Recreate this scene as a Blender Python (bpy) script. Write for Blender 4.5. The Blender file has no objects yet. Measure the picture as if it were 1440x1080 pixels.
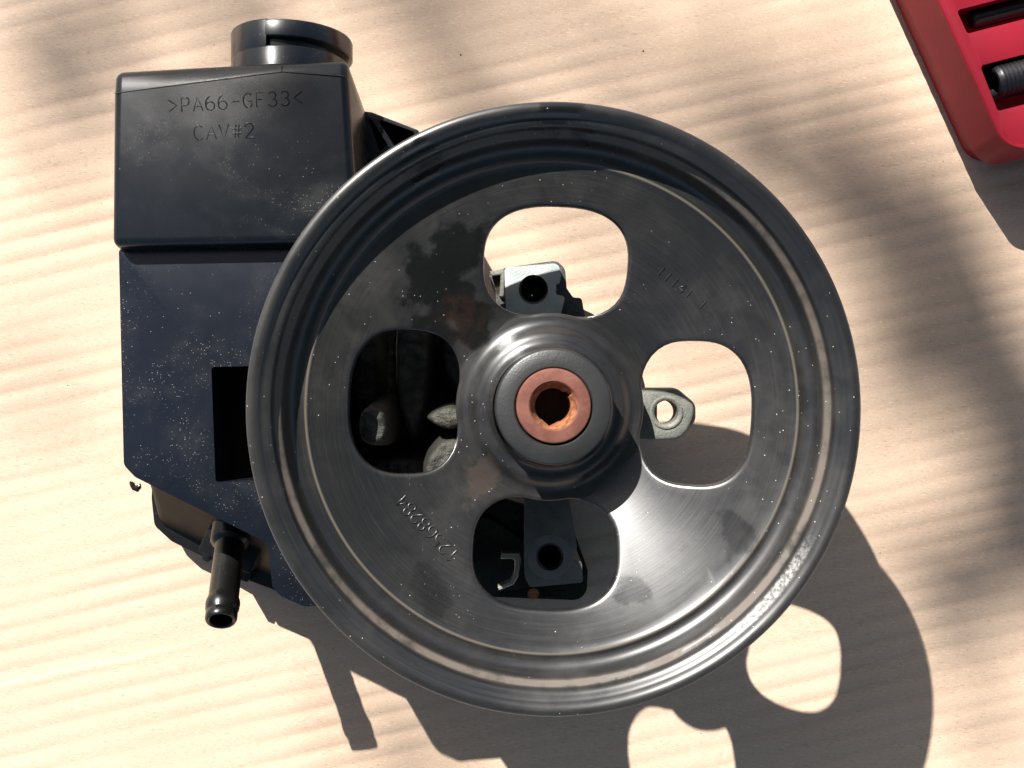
import bpy, bmesh, math, random
import numpy as np
from mathutils import Vector, Matrix, noise as mnoise

random.seed(7)
scn = bpy.context.scene
C = scn.collection
MM = 0.001
CAMZ = 365.0                      # camera height over the cardboard, mm

# ------------------------------------------------------------------ camera
cam_d = bpy.data.cameras.new('camera'); cam = bpy.data.objects.new('camera', cam_d); C.objects.link(cam)
cam_d.sensor_width = 36.0; cam_d.lens = 18.0 / math.tan(math.radians(27.0))
cam_d.clip_start = 0.01; cam_d.clip_end = 500.0
cam.location = (0, 0, CAMZ * MM)
scn.camera = cam

# ------------------------------------------------------------------ sky and sun
SUN_EL = math.radians(40.4)
SH = (0.50, -0.866)               # direction in which shadows fall on the ground
world = bpy.data.worlds.new('World'); scn.world = world; world.use_nodes = True
wn = world.node_tree
bg = wn.nodes['Background']
sky = wn.nodes.new('ShaderNodeTexSky'); sky.sky_type = 'NISHITA'; sky.sun_disc = False
sky.sun_elevation = SUN_EL
sky.sun_rotation = math.atan2(-SH[0], -SH[1])
sky.air_density = 1.0; sky.dust_density = 1.6; sky.ozone_density = 0.3
wn.links.new(sky.outputs[0], bg.inputs[0]); bg.inputs[1].default_value = 0.05
sun_d = bpy.data.lights.new('sun', 'SUN'); sun = bpy.data.objects.new('sun', sun_d); C.objects.link(sun)
sun_d.energy = 5.0; sun_d.angle = math.radians(0.53); sun_d.color = (1.0, 0.97, 0.925)
sdir = Vector((SH[0] * math.cos(SUN_EL), SH[1] * math.cos(SUN_EL), -math.sin(SUN_EL))).normalized()
sun.rotation_euler = sdir.to_track_quat('-Z', 'Y').to_euler()
sun.location = tuple(-sdir * 3)
vs = scn.view_settings
vs.view_transform = 'Standard'; vs.look = 'None'; vs.gamma = 1.0; vs.use_curve_mapping = False
vs.exposure = 1.12

# ------------------------------------------------------------------ helpers
FPX = 720.0 / math.tan(math.radians(27.0))
def W(px, py, z):                 # a point read in the photograph at height z -> millimetres
    s = (CAMZ - z) / FPX
    return ((px - 720.0) * s, (540.0 - py) * s, z)
def W2(px, py, z): return W(px, py, z)[:2]

def sharpen(bm, ang=38):
    a = math.radians(ang)
    for f in bm.faces: f.smooth = True
    for e in bm.edges:
        if len(e.link_faces) != 2 or e.calc_face_angle(0) > a: e.smooth = False

def obj(name, bm, mat, parent=None, origin=(0, 0, 0), ang=38, recalc=True):
    if recalc: bmesh.ops.recalc_face_normals(bm, faces=bm.faces)
    sharpen(bm, ang)
    o_mm = Vector(origin)
    for v in bm.verts: v.co = (v.co - o_mm) * MM
    me = bpy.data.meshes.new(name); bm.to_mesh(me); bm.free()
    me.materials.append(mat)
    o = bpy.data.objects.new(name, me); C.objects.link(o)
    o.location = o_mm * MM
    if parent:
        o.parent = parent
        o.location = o_mm * MM - WORLD[parent.name]
    WORLD[o.name] = o_mm * MM
    return o
WORLD = {}
def thing(name, label, cat, loc=(0, 0, 0), group=None):
    o = bpy.data.objects.new(name, None); C.objects.link(o)
    o.empty_display_size = 0.02
    o.location = Vector(loc) * MM; WORLD[o.name] = Vector(loc) * MM
    o['label'] = label; o['category'] = cat
    if group: o['group'] = group
    return o
def tag(o, label, cat, group=None):
    o['label'] = label; o['category'] = cat
    if group: o['group'] = group
    return o

def fillet(poly, r, n=6):
    """round the corners of a polygon; r is one radius or one for each corner"""
    out = []; N = len(poly)
    for i in range(N):
        p = Vector(poly[i][:2]); a = Vector(poly[i - 1][:2]); b = Vector(poly[(i + 1) % N][:2])
        ri = r[i] if isinstance(r, (list, tuple)) else r
        u = (a - p); w = (b - p); lu, lw = u.length, w.length
        if ri <= 0 or lu < 1e-6 or lw < 1e-6: out.append((p.x, p.y)); continue
        u /= lu; w /= lw
        ang = math.acos(max(-1, min(1, u.dot(w))))
        if ang > math.pi - 0.02: out.append((p.x, p.y)); continue
        t = min(ri / math.tan(ang / 2), lu * .48, lw * .48); ri = t * math.tan(ang / 2)
        c = p + (u + w).normalized() * (ri / math.sin(ang / 2))
        s = p + u * t - c; e = p + w * t - c
        a0 = math.atan2(s.y, s.x); a1 = math.atan2(e.y, e.x); d = a1 - a0
        while d > math.pi: d -= 2 * math.pi
        while d < -math.pi: d += 2 * math.pi
        for k in range(n + 1):
            aa = a0 + d * k / n; out.append((c.x + ri * math.cos(aa), c.y + ri * math.sin(aa)))
    return out
def circle(cx, cy, r, n=40):
    return [(cx + r * math.cos(2 * math.pi * k / n), cy + r * math.sin(2 * math.pi * k / n)) for k in range(n)]

def plate(outer, z0, z1, holes=(), bev=0.0, seg=3, bm=None, bev_holes=False):
    """flat plate with holes between z0 and z1, its upper edge rounded"""
    own = bm is None
    if own: bm = bmesh.new()
    tmp = bmesh.new()
    loops = []
    for lp in [outer] + list(holes):
        vs_ = [tmp.verts.new((p[0], p[1], z1)) for p in lp]
        loops.append([tmp.edges.new((vs_[i], vs_[(i + 1) % len(vs_)])) for i in range(len(vs_))])
    res = bmesh.ops.triangle_fill(tmp, edges=[e for l in loops for e in l], use_beauty=True, use_dissolve=False)
    top = [f for f in tmp.faces]
    ex = bmesh.ops.extrude_face_region(tmp, geom=top)
    for v in [g for g in ex['geom'] if isinstance(g, bmesh.types.BMVert)]: v.co.z = z0
    tmp.edges.ensure_lookup_table()
    bmesh.ops.recalc_face_normals(tmp, faces=tmp.faces)
    if bev > 0:
        es = []
        oset = set((round(p[0], 4), round(p[1], 4)) for lp in ([outer] + (list(holes) if bev_holes else [])) for p in lp)
        for e in tmp.edges:
            if all(abs(v.co.z - z1) < 1e-5 and (round(v.co.x, 4), round(v.co.y, 4)) in oset for v in e.verts) and len(e.link_faces) == 2 and e.calc_face_angle(0) > .5:
                es.append(e)
        bmesh.ops.bevel(tmp, geom=es, offset=bev, segments=seg, profile=0.5, affect='EDGES', clamp_overlap=True)
    if own: bm.free(); return tmp
    me = bpy.data.meshes.new('t'); tmp.to_mesh(me); tmp.free(); bm.from_mesh(me); bpy.data.meshes.remove(me)
    return bm

def loft(rings, bm=None, cap0=True, cap1=True, closed=True):
    if bm is None: bm = bmesh.new()
    R = [[bm.verts.new(p) for p in r] for r in rings]
    n = len(R[0])
    for a, b in zip(R[:-1], R[1:]):
        for i in range(n if closed else n - 1):
            j = (i + 1) % n
            bm.faces.new((a[i], a[j], b[j], b[i]))
    if cap0: bm.faces.new(R[0][::-1])
    if cap1: bm.faces.new(R[-1])
    return bm

def lathe(prof, n=96, c=(0, 0), bm=None, axis=None, cap=False):
    """prof: (r, z) list; axis: (origin, direction) for a lathe that is not upright"""
    if bm is None: bm = bmesh.new()
    if axis:
        o = Vector(axis[0]); d = Vector(axis[1]).normalized()
        q = d.to_track_quat('Z', 'Y').to_matrix()
        f = lambda r, z, a: o + q @ Vector((r * math.cos(a), r * math.sin(a), z))
    else:
        f = lambda r, z, a: Vector((c[0] + r * math.cos(a), c[1] + r * math.sin(a), z))
    rings = [[f(r, z, 2 * math.pi * k / n) for k in range(n)] for r, z in prof]
    return loft(rings, bm, cap0=cap, cap1=cap)

# stroke letters: polylines in a 1 x 1.5 cell, drawn as small raised beads
def arcp(cx, cy, rx, ry, a0, a1, n=10):
    return [(cx + rx * math.cos(math.radians(a0 + (a1 - a0) * k / n)), cy + ry * math.sin(math.radians(a0 + (a1 - a0) * k / n))) for k in range(n + 1)]
GL = {
 '1': [[(.25, 1.2), (.5, 1.5), (.5, 0)]],
 '2': [arcp(.45, 1.08, .42, .42, 170, -35) + [(.05, 0), (.95, 0)]],
 '3': [arcp(.42, 1.12, .4, .38, 150, -80) , arcp(.42, .4, .46, .4, 85, -150)],
 '4': [[(.75, 0), (.75, 1.5), (.02, .45), (1., .45)]],
 '5': [[(.85, 1.5), (.2, 1.5), (.12, .85)] + arcp(.42, .48, .46, .48, 125, -140)],
 '6': [arcp(.75, .75, .72, .75, 105, 180) + arcp(.48, .45, .45, .45, 180, 540, 18)],
 '8': [arcp(.5, 1.12, .36, .38, -90, 270, 16), arcp(.5, .38, .44, .38, 90, 450, 16)],
 'P': [[(.1, 0), (.1, 1.5), (.55, 1.5)] + arcp(.55, 1.1, .38, .4, 90, -90) + [(.1, .7)]],
 'A': [[(0, 0), (.5, 1.5), (1, 0)], [(.2, .5), (.8, .5)]],
 'G': [arcp(.52, .75, .5, .75, 45, 320, 16) + [(.95, .68), (.55, .68)]],
 'F': [[(.1, 0), (.1, 1.5), (.9, 1.5)], [(.1, .8), (.7, .8)]],
 'C': [arcp(.52, .75, .5, .75, 45, 315, 16)],
 'V': [[(0, 1.5), (.5, 0), (1, 1.5)]],
 '#': [[(.3, .1), (.45, 1.4)], [(.62, .1), (.77, 1.4)], [(.05, 1.0), (1, 1.0)], [(.0, .5), (.95, .5)]],
 '>': [[(.1, 1.35), (.9, .75), (.1, .15)]],
 '<': [[(.9, 1.35), (.1, .75), (.9, .15)]],
 '-': [[(.1, .75), (.9, .75)]],
 'I': [[(.5, 1.5), (.5, 0)]],
 'K': [[(.1, 0), (.1, 1.5)], [(.9, 1.5), (.15, .7), (.95, 0)]],
}
def strokes(text, place, bm=None, rad=.2, adv=1.4, h=.5, sides=6):
    """place(u, v) -> 3D point and up normal (mm); u,v in letter units. Half-round beads."""
    if bm is None: bm = bmesh.new()
    u0 = 0
    for ch in text:
        for pl in GL.get(ch, []):
            pts = [place(u0 + p[0], p[1]) for p in pl]
            rings = []
            for i, (p, nrm) in enumerate(pts):
                a = pts[max(i - 1, 0)][0]; b = pts[min(i + 1, len(pts) - 1)][0]
                t = (b - a)
                t = t.normalized() if t.length > 1e-9 else Vector((1, 0, 0))
                s = t.cross(nrm).normalized()
                rings.append([p + s * (rad * math.cos(math.pi * k / sides)) + nrm * (rad * h * 2 * math.sin(math.pi * k / sides) - .02) for k in range(sides + 1)])
            loft(rings, bm, cap0=False, cap1=False, closed=False)
        u0 += adv
    return bm

# ------------------------------------------------------------------ materials
def mat(name):
    m = bpy.data.materials.new(name); m.use_nodes = True
    nt = m.node_tree; b = nt.nodes['Principled BSDF']
    return m, nt, b
class N:
    """small node-building helper"""
    def __init__(s, nt): s.nt = nt
    def new(s, t, **kw):
        n = s.nt.nodes.new(t)
        for k, v in kw.items(): setattr(n, k, v)
        return n
    def put(s, sock, v):
        if isinstance(v, bpy.types.NodeSocket): s.nt.links.new(v, sock)
        else: sock.default_value = v
    def math(s, op, a, b=0.0, c=0.0, clamp=False):
        n = s.new('ShaderNodeMath', operation=op, use_clamp=clamp)
        s.put(n.inputs[0], a); s.put(n.inputs[1], b); s.put(n.inputs[2], c); return n.outputs[0]
    def noise(s, vec, scale, detail=4, rough=.55, dist=0.0):
        n = s.new('ShaderNodeTexNoise'); n.inputs['Scale'].default_value = scale
        n.inputs['Detail'].default_value = detail; n.inputs['Roughness'].default_value = rough
        n.inputs['Distortion'].default_value = dist
        if vec: s.nt.links.new(vec, n.inputs['Vector'])
        return n.outputs[0]
    def ramp(s, v, a, b, lo=0.0, hi=1.0):
        n = s.new('ShaderNodeMapRange', interpolation_type='SMOOTHSTEP')
        s.put(n.inputs[0], v); n.inputs[1].default_value = a; n.inputs[2].default_value = b
        n.inputs[3].default_value = lo; n.inputs[4].default_value = hi
        return n.outputs[0]
    def mix(s, f, a, b):
        n = s.new('ShaderNodeMix', data_type='RGBA')
        s.put(n.inputs[0], f)
        s.put(n.inputs[6], a if isinstance(a, bpy.types.NodeSocket) else (*a, 1))
        s.put(n.inputs[7], b if isinstance(b, bpy.types.NodeSocket) else (*b, 1))
        return n.outputs[2]
    def coord(s): return s.new('ShaderNodeTexCoord').outputs['Object']
    def bump(s, h, strength, dist, normal=None):
        n = s.new('ShaderNodeBump'); n.inputs['Strength'].default_value = strength; n.inputs['Distance'].default_value = dist
        s.put(n.inputs['Height'], h)
        if normal: s.nt.links.new(normal, n.inputs['Normal'])
        return n.outputs[0]
    def specks(s, vec, scale, rad, share, seed=0):
        """scattered grains: 1 inside a grain"""
        v = s.new('ShaderNodeTexVoronoi', voronoi_dimensions='3D'); v.inputs['Scale'].default_value = scale
        s.nt.links.new(vec, v.inputs['Vector'])
        a = s.math('LESS_THAN', v.outputs['Distance'], rad)
        sep = s.new('ShaderNodeSeparateColor'); s.nt.links.new(v.outputs['Color'], sep.inputs[0])
        b = s.math('LESS_THAN', sep.outputs[seed % 3], share)
        return s.math('MULTIPLY', a, b)

def m_plastic(name='black_plastic', base=(.010, .011, .014), rough=.30, dust=.5, grain=1.0, seed=0.0):
    m, nt, b = mat(name); n = N(nt)
    co = n.coord()
    mp = n.new('ShaderNodeMapping'); nt.links.new(co, mp.inputs[0]); mp.inputs['Location'].default_value = (seed, seed * .7, 0)
    v = mp.outputs[0]
    d1 = n.noise(v, 28, 6, .6, .6); d2 = n.noise(v, 110, 5, .6)
    dm = n.math('MULTIPLY', n.ramp(d1, .43, .68), n.ramp(d2, .25, .8))
    dm = n.math('MULTIPLY', dm, dust)
    fine = n.noise(v, 2600, 2, .7)
    col = n.mix(dm, base, (.075, .07, .064))
    sp = n.math('MULTIPLY', n.specks(v, 2100, .20, .24), n.ramp(d1, .45, .66))
    sp2 = n.math('MULTIPLY', n.specks(v, 900, .085, .26, 1), n.ramp(n.noise(v, 34, 3), .34, .60))
    spk = n.math('MULTIPLY', n.math('MAXIMUM', sp, sp2), grain, clamp=True)
    col = n.mix(spk, col, (.62, .58, .52))
    nt.links.new(col, b.inputs['Base Color'])
    r = n.math('ADD', n.math('MULTIPLY', dm, .5), n.math('ADD', rough, n.math('MULTIPLY', d2, .12)))
    r = n.math('MAXIMUM', r, n.math('MULTIPLY', spk, .8))
    nt.links.new(r, b.inputs['Roughness'])
    h = n.math('ADD', n.math('MULTIPLY', fine, .6), n.math('MULTIPLY', spk, 1.5))
    nt.links.new(n.bump(h, .15, .0001), b.inputs['Normal'])
    b.inputs['IOR'].default_value = 1.5
    return m

def m_pulley():
    m, nt, b = mat('pulley_black_paint'); n = N(nt)
    co = n.coord()
    sep = n.new('ShaderNodeSeparateXYZ'); nt.links.new(co, sep.inputs[0])
    x, y, z = sep.outputs
    r = n.math('SQRT', n.math('ADD', n.math('MULTIPLY', x, x), n.math('MULTIPLY', y, y)))
    a = n.math('ARCTAN2', y, x)
    comb = n.new('ShaderNodeCombineXYZ'); nt.links.new(n.math('MULTIPLY', r, 1000.0), comb.inputs[0]); nt.links.new(n.math('MULTIPLY', a, 1.2), comb.inputs[1])
    rings = n.noise(comb.outputs[0], 2.2, 5, .7)               # turned streaks round the axis
    cl = n.noise(co, 26, 6, .6, .5); c2 = n.noise(co, 95, 5, .65, .3)
    dust = n.math('MULTIPLY', n.ramp(cl, .30, .66), n.ramp(c2, .2, .75))
    base = n.mix(n.math('MULTIPLY', dust, .75), (.010, .010, .0105), (.034, .031, .028))
    base = n.mix(n.math('MULTIPLY', n.ramp(rings, .45, .75), .25), base, (.05, .047, .044))
    # dust caught in the channel of the rim
    band = n.math('MULTIPLY', n.ramp(r, .0700, .0707), n.ramp(r, .0716, .0721, 1, 0))
    band = n.math('MULTIPLY', band, n.ramp(c2, .18, .6))
    base = n.mix(n.math('MULTIPLY', band, .34), base, (.24, .185, .135))
    line = n.math('MULTIPLY', n.ramp(r, .0646, .0650), n.ramp(r, .0652, .0657, 1, 0))
    base = n.mix(n.math('MULTIPLY', line, .35), base, (.24, .20, .15))
    # oily patches, each with its own ragged outline
    def blob(cx, cy, rad, amp=.0065, sc=95):
        dx = n.math('SUBTRACT', x, cx); dy = n.math('SUBTRACT', y, cy)
        d = n.math('SQRT', n.math('ADD', n.math('MULTIPLY', dx, dx), n.math('MULTIPLY', dy, dy)))
        w = n.math('MULTIPLY', n.math('SUBTRACT', n.noise(co, sc, 5, .6), .5), amp * 4)
        return n.ramp(n.math('ADD', d, w), rad - .0008, rad + .0026, 1, 0)
    oil = None
    for (cx, cy, rd) in ((-.0325, .0350, .0055), (-.0245, .0420, .0062), (-.0270, .0295, .0068), (-.0215, .0245, .0052), (-.0300, .0225, .0038), (.0500, -.0340, .0034),
                         (.0206, -.0490, .0026), (-.0330, -.0470, .0030), (-.0305, -.0525, .0028), (.002, .0755, .0048), (-.0335, .0640, .0030)):
        bl = blob(cx, cy, rd)
        if cy < 0: bl = n.math('MULTIPLY', bl, .4)
        oil = bl if oil is None else n.math('MAXIMUM', oil, bl)
    rust = n.math('MULTIPLY', blob(-.0240, .0250, .0055), n.ramp(c2, .35, .7))
    base = n.mix(n.math('MULTIPLY', oil, .88), base, (.006, .006, .006))
    base = n.mix(n.math('MULTIPLY', rust, .6), base, (.050, .022, .014))
    # rusty rubbed patch near the hub
    rub = blob(-.0195, -.0215, .0030)
    base = n.mix(n.math('MULTIPLY', rub, .14), base, (.16, .11, .075))
    # lip worn to bare metal on one side
    wa = n.math('MULTIPLY', n.ramp(a, -.98, -.78), n.ramp(a, -.62, -.42, 1, 0))
    wr = n.math('MULTIPLY', n.ramp(r, .0722, .0728), n.ramp(r, .0742, .0750, 1, 0))
    worn = n.math('MULTIPLY', n.math('MULTIPLY', wa, wr), n.ramp(n.noise(co, 900, 4, .8), .38, .62))
    base = n.mix(worn, base, (.30, .29, .27))
    sp = n.math('MAXIMUM', n.math('MULTIPLY', n.specks(co, 1300, .17, .05), n.ramp(cl, .4, .6)), n.specks(co, 520, .07, .03, 1))
    base = n.mix(n.math('MULTIPLY', sp, .8), base, (.6, .57, .52))
    nt.links.new(base, b.inputs['Base Color'])
    rg = n.math('ADD', .32, n.math('MULTIPLY', n.math('SUBTRACT', rings, .5), .16))
    rg = n.math('ADD', rg, n.math('MULTIPLY', dust, .10))
    rg = n.math('SUBTRACT', rg, n.math('MULTIPLY', oil, .16))
    rg = n.math('MAXIMUM', rg, n.math('MULTIPLY', n.math('MAXIMUM', band, sp), .75))
    nt.links.new(rg, b.inputs['Roughness'])
    h = n.math('ADD', n.math('MULTIPLY', rings, .7), n.math('MULTIPLY', n.noise(co, 1800, 2, .6), .3))
    nt.links.new(n.bump(h, .08, .0002), b.inputs['Normal'])
    tan = n.new('ShaderNodeTangent', direction_type='RADIAL', axis='Z'); nt.links.new(tan.outputs[0], b.inputs['Tangent'])
    b.inputs['Anisotropic'].default_value = .45; b.inputs['Anisotropic Rotation'].default_value = .25
    b.inputs['Specular IOR Level'].default_value = .8
    return m

def m_rust():
    m, nt, b = mat('rusty_steel'); n = N(nt); co = n.coord()
    f = n.noise(co, 900, 5, .7); g = n.noise(co, 160, 4)
    col = n.mix(n.ramp(g, .35, .65), (.125, .046, .033), (.175, .073, .054))
    col = n.mix(n.ramp(f, .5, .8), col, (.17, .07, .05))
    nt.links.new(col, b.inputs['Base Color']); b.inputs['Roughness'].default_value = .75; b.inputs['Specular IOR Level'].default_value = .2
    nt.links.new(n.bump(f, .4, .0003), b.inputs['Normal'])
    return m
def m_rust_bore():
    m, nt, b = mat('orange_rust'); n = N(nt); co = n.coord()
    g = n.noise(co, 400, 5, .7)
    nt.links.new(n.mix(n.ramp(g, .35, .7), (.33, .12, .04), (.10, .035, .018)), b.inputs['Base Color'])
    b.inputs['Roughness'].default_value = .85
    nt.links.new(n.bump(g, .5, .0004), b.inputs['Normal'])
    return m
def m_cast(name, c0, c1, metallic=.0, rough=.5, grit=.5):
    m, nt, b = mat(name); n = N(nt); co = n.coord()
    f = n.noise(co, 1300, 4, .7); g = n.noise(co, 120, 5, .6)
    nt.links.new(n.mix(n.ramp(g, .3, .7), c0, c1), b.inputs['Base Color'])
    b.inputs['Metallic'].default_value = metallic
    nt.links.new(n.math('ADD', rough, n.math('MULTIPLY', n.math('SUBTRACT', g, .5), .25)), b.inputs['Roughness'])
    nt.links.new(n.bump(n.math('ADD', f, n.math('MULTIPLY', g, .6)), grit, .0005), b.inputs['Normal'])
    return m
def m_cardboard():
    m, nt, b = mat('kraft_cardboard'); n = N(nt); co = n.coord()
    rot = n.new('ShaderNodeMapping'); nt.links.new(co, rot.inputs[0])
    rot.inputs['Rotation'].default_value = (0, 0, math.radians(-13.0))
    st = n.new('ShaderNodeMapping'); nt.links.new(rot.outputs[0], st.inputs[0]); st.inputs['Scale'].default_value = (.16, 1, 1)
    streak = n.noise(st.outputs[0], 55, 2, .5)
    fib = n.noise(co, 1500, 4, .75); big = n.noise(co, 14, 4, .6)
    st2 = n.new('ShaderNodeMapping'); nt.links.new(rot.outputs[0], st2.inputs[0]); st2.inputs['Scale'].default_value = (.35, 1, 1)
    fl = n.noise(st2.outputs[0], 2200, 3, .6)
    col = n.mix(n.ramp(streak, .35, .72), (.55, .408, .300), (.525, .385, .278))
    col = n.mix(n.math('MULTIPLY', n.ramp(big, .35, .7), .30), col, (.575, .445, .345))
    col = n.mix(n.math('MULTIPLY', n.ramp(fib, .42, .75), .34), col, (.38, .27, .19))
    # brown watermarks left along the glued flutes
    wm = n.math('MULTIPLY', n.ramp(n.noise(st.outputs[0], 46, 3, .5, .3), .56, .70), n.ramp(big, .42, .6))
    col = n.mix(n.math('MULTIPLY', wm, .10), col, (.42, .29, .19))
    # washboard tint along the glue lines of the flutes
    sy = n.new('ShaderNodeSeparateXYZ'); nt.links.new(rot.outputs[0], sy.inputs[0])
    ph = n.math('MULTIPLY', sy.outputs[1], 2 * math.pi / .0076)
    gl = n.ramp(n.math('COSINE', n.math('ADD', ph, n.math('MULTIPLY', n.math('SUBTRACT', big, .5), .8))), -.2, 1.0)
    gl = n.math('MULTIPLY', gl, n.ramp(n.noise(st.outputs[0], 30, 3, .6), .30, .65, .15, 1.0))
    col = n.mix(n.math('MULTIPLY', gl, .26), col, (.42, .285, .205))
    # kraft fibres: short pale and dark flecks lying every way
    for ang_, tone, wgt in ((20, (.70, .56, .44), .45), (75, (.30, .20, .135), .40), (-40, (.33, .225, .15), .40), (140, (.72, .58, .46), .40)):
        fm = n.new('ShaderNodeMapping'); nt.links.new(co, fm.inputs[0]); fm.inputs['Rotation'].default_value = (0, 0, math.radians(ang_)); fm.inputs['Scale'].default_value = (.22, 1, 1)
        col = n.mix(n.math('MULTIPLY', n.ramp(n.noise(fm.outputs[0], 2100, 2, .5, .4), .60, .72), wgt), col, tone)
    sp = n.math('MAXIMUM', n.specks(co, 105, .04, .07), n.math('MULTIPLY', n.specks(co, 260, .06, .03, 1), .8))
    col = n.mix(sp, col, (.03, .024, .02))
    nt.links.new(col, b.inputs['Base Color'])
    b.inputs['Roughness'].default_value = .82; b.inputs['Specular IOR Level'].default_value = .25
    h = n.math('ADD', n.math('MULTIPLY', fib, .5), n.math('MULTIPLY', fl, .5))
    nt.links.new(n.bump(h, .25, .0004), b.inputs['Normal'])
    return m
def m_simple(name, col, rough=.5, grit=.15, scale=700, var=.25, metallic=0.0, spec=.5):
    m, nt, b = mat(name); n = N(nt); co = n.coord()
    g = n.noise(co, scale * .12, 5, .6); f = n.noise(co, scale * 2, 3, .6)
    c2 = tuple(c * (1 - var) for c in col)
    nt.links.new(n.mix(n.ramp(g, .35, .7), col, c2), b.inputs['Base Color'])
    nt.links.new(n.math('ADD', rough, n.math('MULTIPLY', n.math('SUBTRACT', g, .5), .2)), b.inputs['Roughness'])
    b.inputs['Metallic'].default_value = metallic; b.inputs['Specular IOR Level'].default_value = spec
    nt.links.new(n.bump(f, grit, .0003), b.inputs['Normal'])
    return m

PLASTIC = m_plastic('black_plastic_tank', base=(.006, .0075, .010), rough=.20, dust=.24, grain=.6)
PLASTIC2 = m_plastic('black_plastic_body', base=(.006, .008, .013), rough=.17, dust=.2, grain=.7, seed=.31)
GLOSS = m_plastic('oily_black_plastic', base=(.006, .006, .0055), rough=.22, dust=.12, grain=.3, seed=.7)
SHELL = m_plastic('dull_black_plastic', base=(.008, .008, .007), rough=.45, dust=.2, grain=.2, seed=.5)
SHELL.node_tree.nodes['Principled BSDF'].inputs['Specular IOR Level'].default_value = .07
LETTER = m_plastic('black_plastic_lettering', base=(.006, .006, .007), rough=.35, dust=.1, grain=.2, seed=.2)
PULLEY = m_pulley()
HUB = m_simple('hub_black_oxide', (.026, .026, .026), .40, .2, 900, .35, 0, .6)
RUST = m_rust(); BORE = m_rust_bore()
CAST = m_cast('dark_cast_iron', (.028, .032, .033), (.05, .05, .046), 0, .45, .6)
CASTL = m_cast('sandy_cast_aluminium', (.060, .056, .043), (.024, .025, .021), .2, .45, .9)
LUG = m_cast('grey_cast_aluminium', (.46, .50, .48), (.34, .38, .37), .15, .45, .4)
ROUGHBLACK = m_cast('rough_black_casting', (.018, .024, .024), (.030, .034, .031), 0, .5, .5)
MACH = m_cast('machined_cast_face', (.22, .22, .20), (.16, .165, .15), .2, .5, .4)
LUGG = m_cast('green_grey_cast_aluminium', (.19, .19, .165), (.12, .122, .105), .25, .5, .6)
DARKHOLE = m_simple('threaded_bore_steel', (.05, .05, .055), .35, .4, 900, .4, .6)
CLIP = m_simple('zinc_plated_clip', (.55, .52, .42), .38, .2, 500, .3, .6)
CARD = m_cardboard()
RED = m_simple('red_moulded_plastic', (.235, .0085, .020), .45, .12, 500, .12, 0, .3)
REDSIDE = RED
BLACKSTEEL = m_simple('black_oxide_steel', (.010, .010, .012), .42, .25, 500, .4, .2, .5)
OIL = m_simple('dark_oil', (.012, .006, .003), .08, .0, 300, .1, 0, .8)
SOIL = m_simple('grey_concrete', (.30, .29, .27), .9, .6, 60, .3)
BARK = m_simple('grey_brown_bark', (.10, .075, .055), .9, .8, 120, .5)
LEAF = m_simple('green_leaf', (.06, .11, .03), .5, .1, 200, .35)

# ------------------------------------------------------------------ ground and cardboard
def build_ground():
    bm = plate([(-15000, -15000), (15000, -15000), (15000, 15000), (-15000, 15000)], -60, -9)
    o = obj('ground', bm, SOIL); o['kind'] = 'structure'; return o
build_ground()

def build_cardboard():
    th = math.radians(13.0); ct, s_t = math.cos(th), math.sin(th)
    us = np.arange(-380, 420, 4.0); vs_ = np.concatenate([np.arange(-330, -215, 1.8), np.arange(-215, 215, .55), np.arange(215, 330, 1.8)])
    U, V = np.meshgrid(us, vs_, indexing='ij')
    rng = np.random.RandomState(4)
    def smooth_noise(wu, wv, n=14):
        z = np.zeros_like(U)
        for _ in range(n):
            a = rng.uniform(-1, 1) / wu * 6.283; c = rng.uniform(-1, 1) / wv * 6.283
            z += np.sin(a * U + c * V + rng.uniform(0, 6.28))
        return z / math.sqrt(n / 2.0)
    pitch = 7.6
    ph = V / pitch * 2 * np.pi + .12 * smooth_noise(200, 140) + .03 * smooth_noise(50, 50)
    amp = .078 * np.clip(1 + .55 * smooth_noise(90, 35), .1, 2.2) 
    w = 2.6 * (np.sqrt(np.sin(ph / 2) ** 2 + .03) - .64)        # rounded ripples that meet in creases over the flutes
    Z = amp * w + .25 * smooth_noise(260, 200) + .02 * smooth_noise(9, 6, 20)
    # the cut edge of the upper liner, lower left
    X = U * ct - V * s_t; Y = U * s_t + V * ct
    edge = Y - (-110.0 + (X + 186) * .235) + .5 * smooth_noise(18, 200, 8)
    fade = 1 / (1 + np.exp((X + 118) / 6.0))
    Z += .38 * fade / (1 + np.exp(edge / .25))
    nu, nv = U.shape
    co = np.stack([X, Y, Z], -1).reshape(-1, 3) * MM
    idx = np.arange(nu * nv).reshape(nu, nv)
    q = np.stack([idx[:-1, :-1], idx[1:, :-1], idx[1:, 1:], idx[:-1, 1:]], -1).reshape(-1, 4)
    # edges of the board folded down to give it its thickness
    ring = np.concatenate([idx[:, 0], idx[-1, 1:], idx[-2::-1, -1], idx[0, -2:0:-1]])
    low = co[ring].copy(); low[:, 2] = -.0085
    nb = len(co); co = np.concatenate([co, low])
    k = np.arange(len(ring)); k2 = (k + 1) % len(ring)
    side = np.stack([ring[k], nb + k, nb + k2, ring[k2]], -1)
    q = np.concatenate([q, side])
    me = bpy.data.meshes.new('cardboard_sheet')
    me.vertices.add(len(co)); me.vertices.foreach_set('co', co.ravel())
    me.loops.add(q.size); me.loops.foreach_set('vertex_index', q.ravel().astype(np.int32))
    me.polygons.add(len(q)); me.polygons.foreach_set('loop_start', (np.arange(len(q)) * 4).astype(np.int32))
    me.polygons.foreach_set('use_smooth', np.ones(len(q), bool))
    me.update(); me.validate()
    me.materials.append(CARD)
    o = bpy.data.objects.new('cardboard_sheet', me); C.objects.link(o); WORLD[o.name] = Vector((0, 0, 0))
    o['kind'] = 'structure'
    return o
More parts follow.
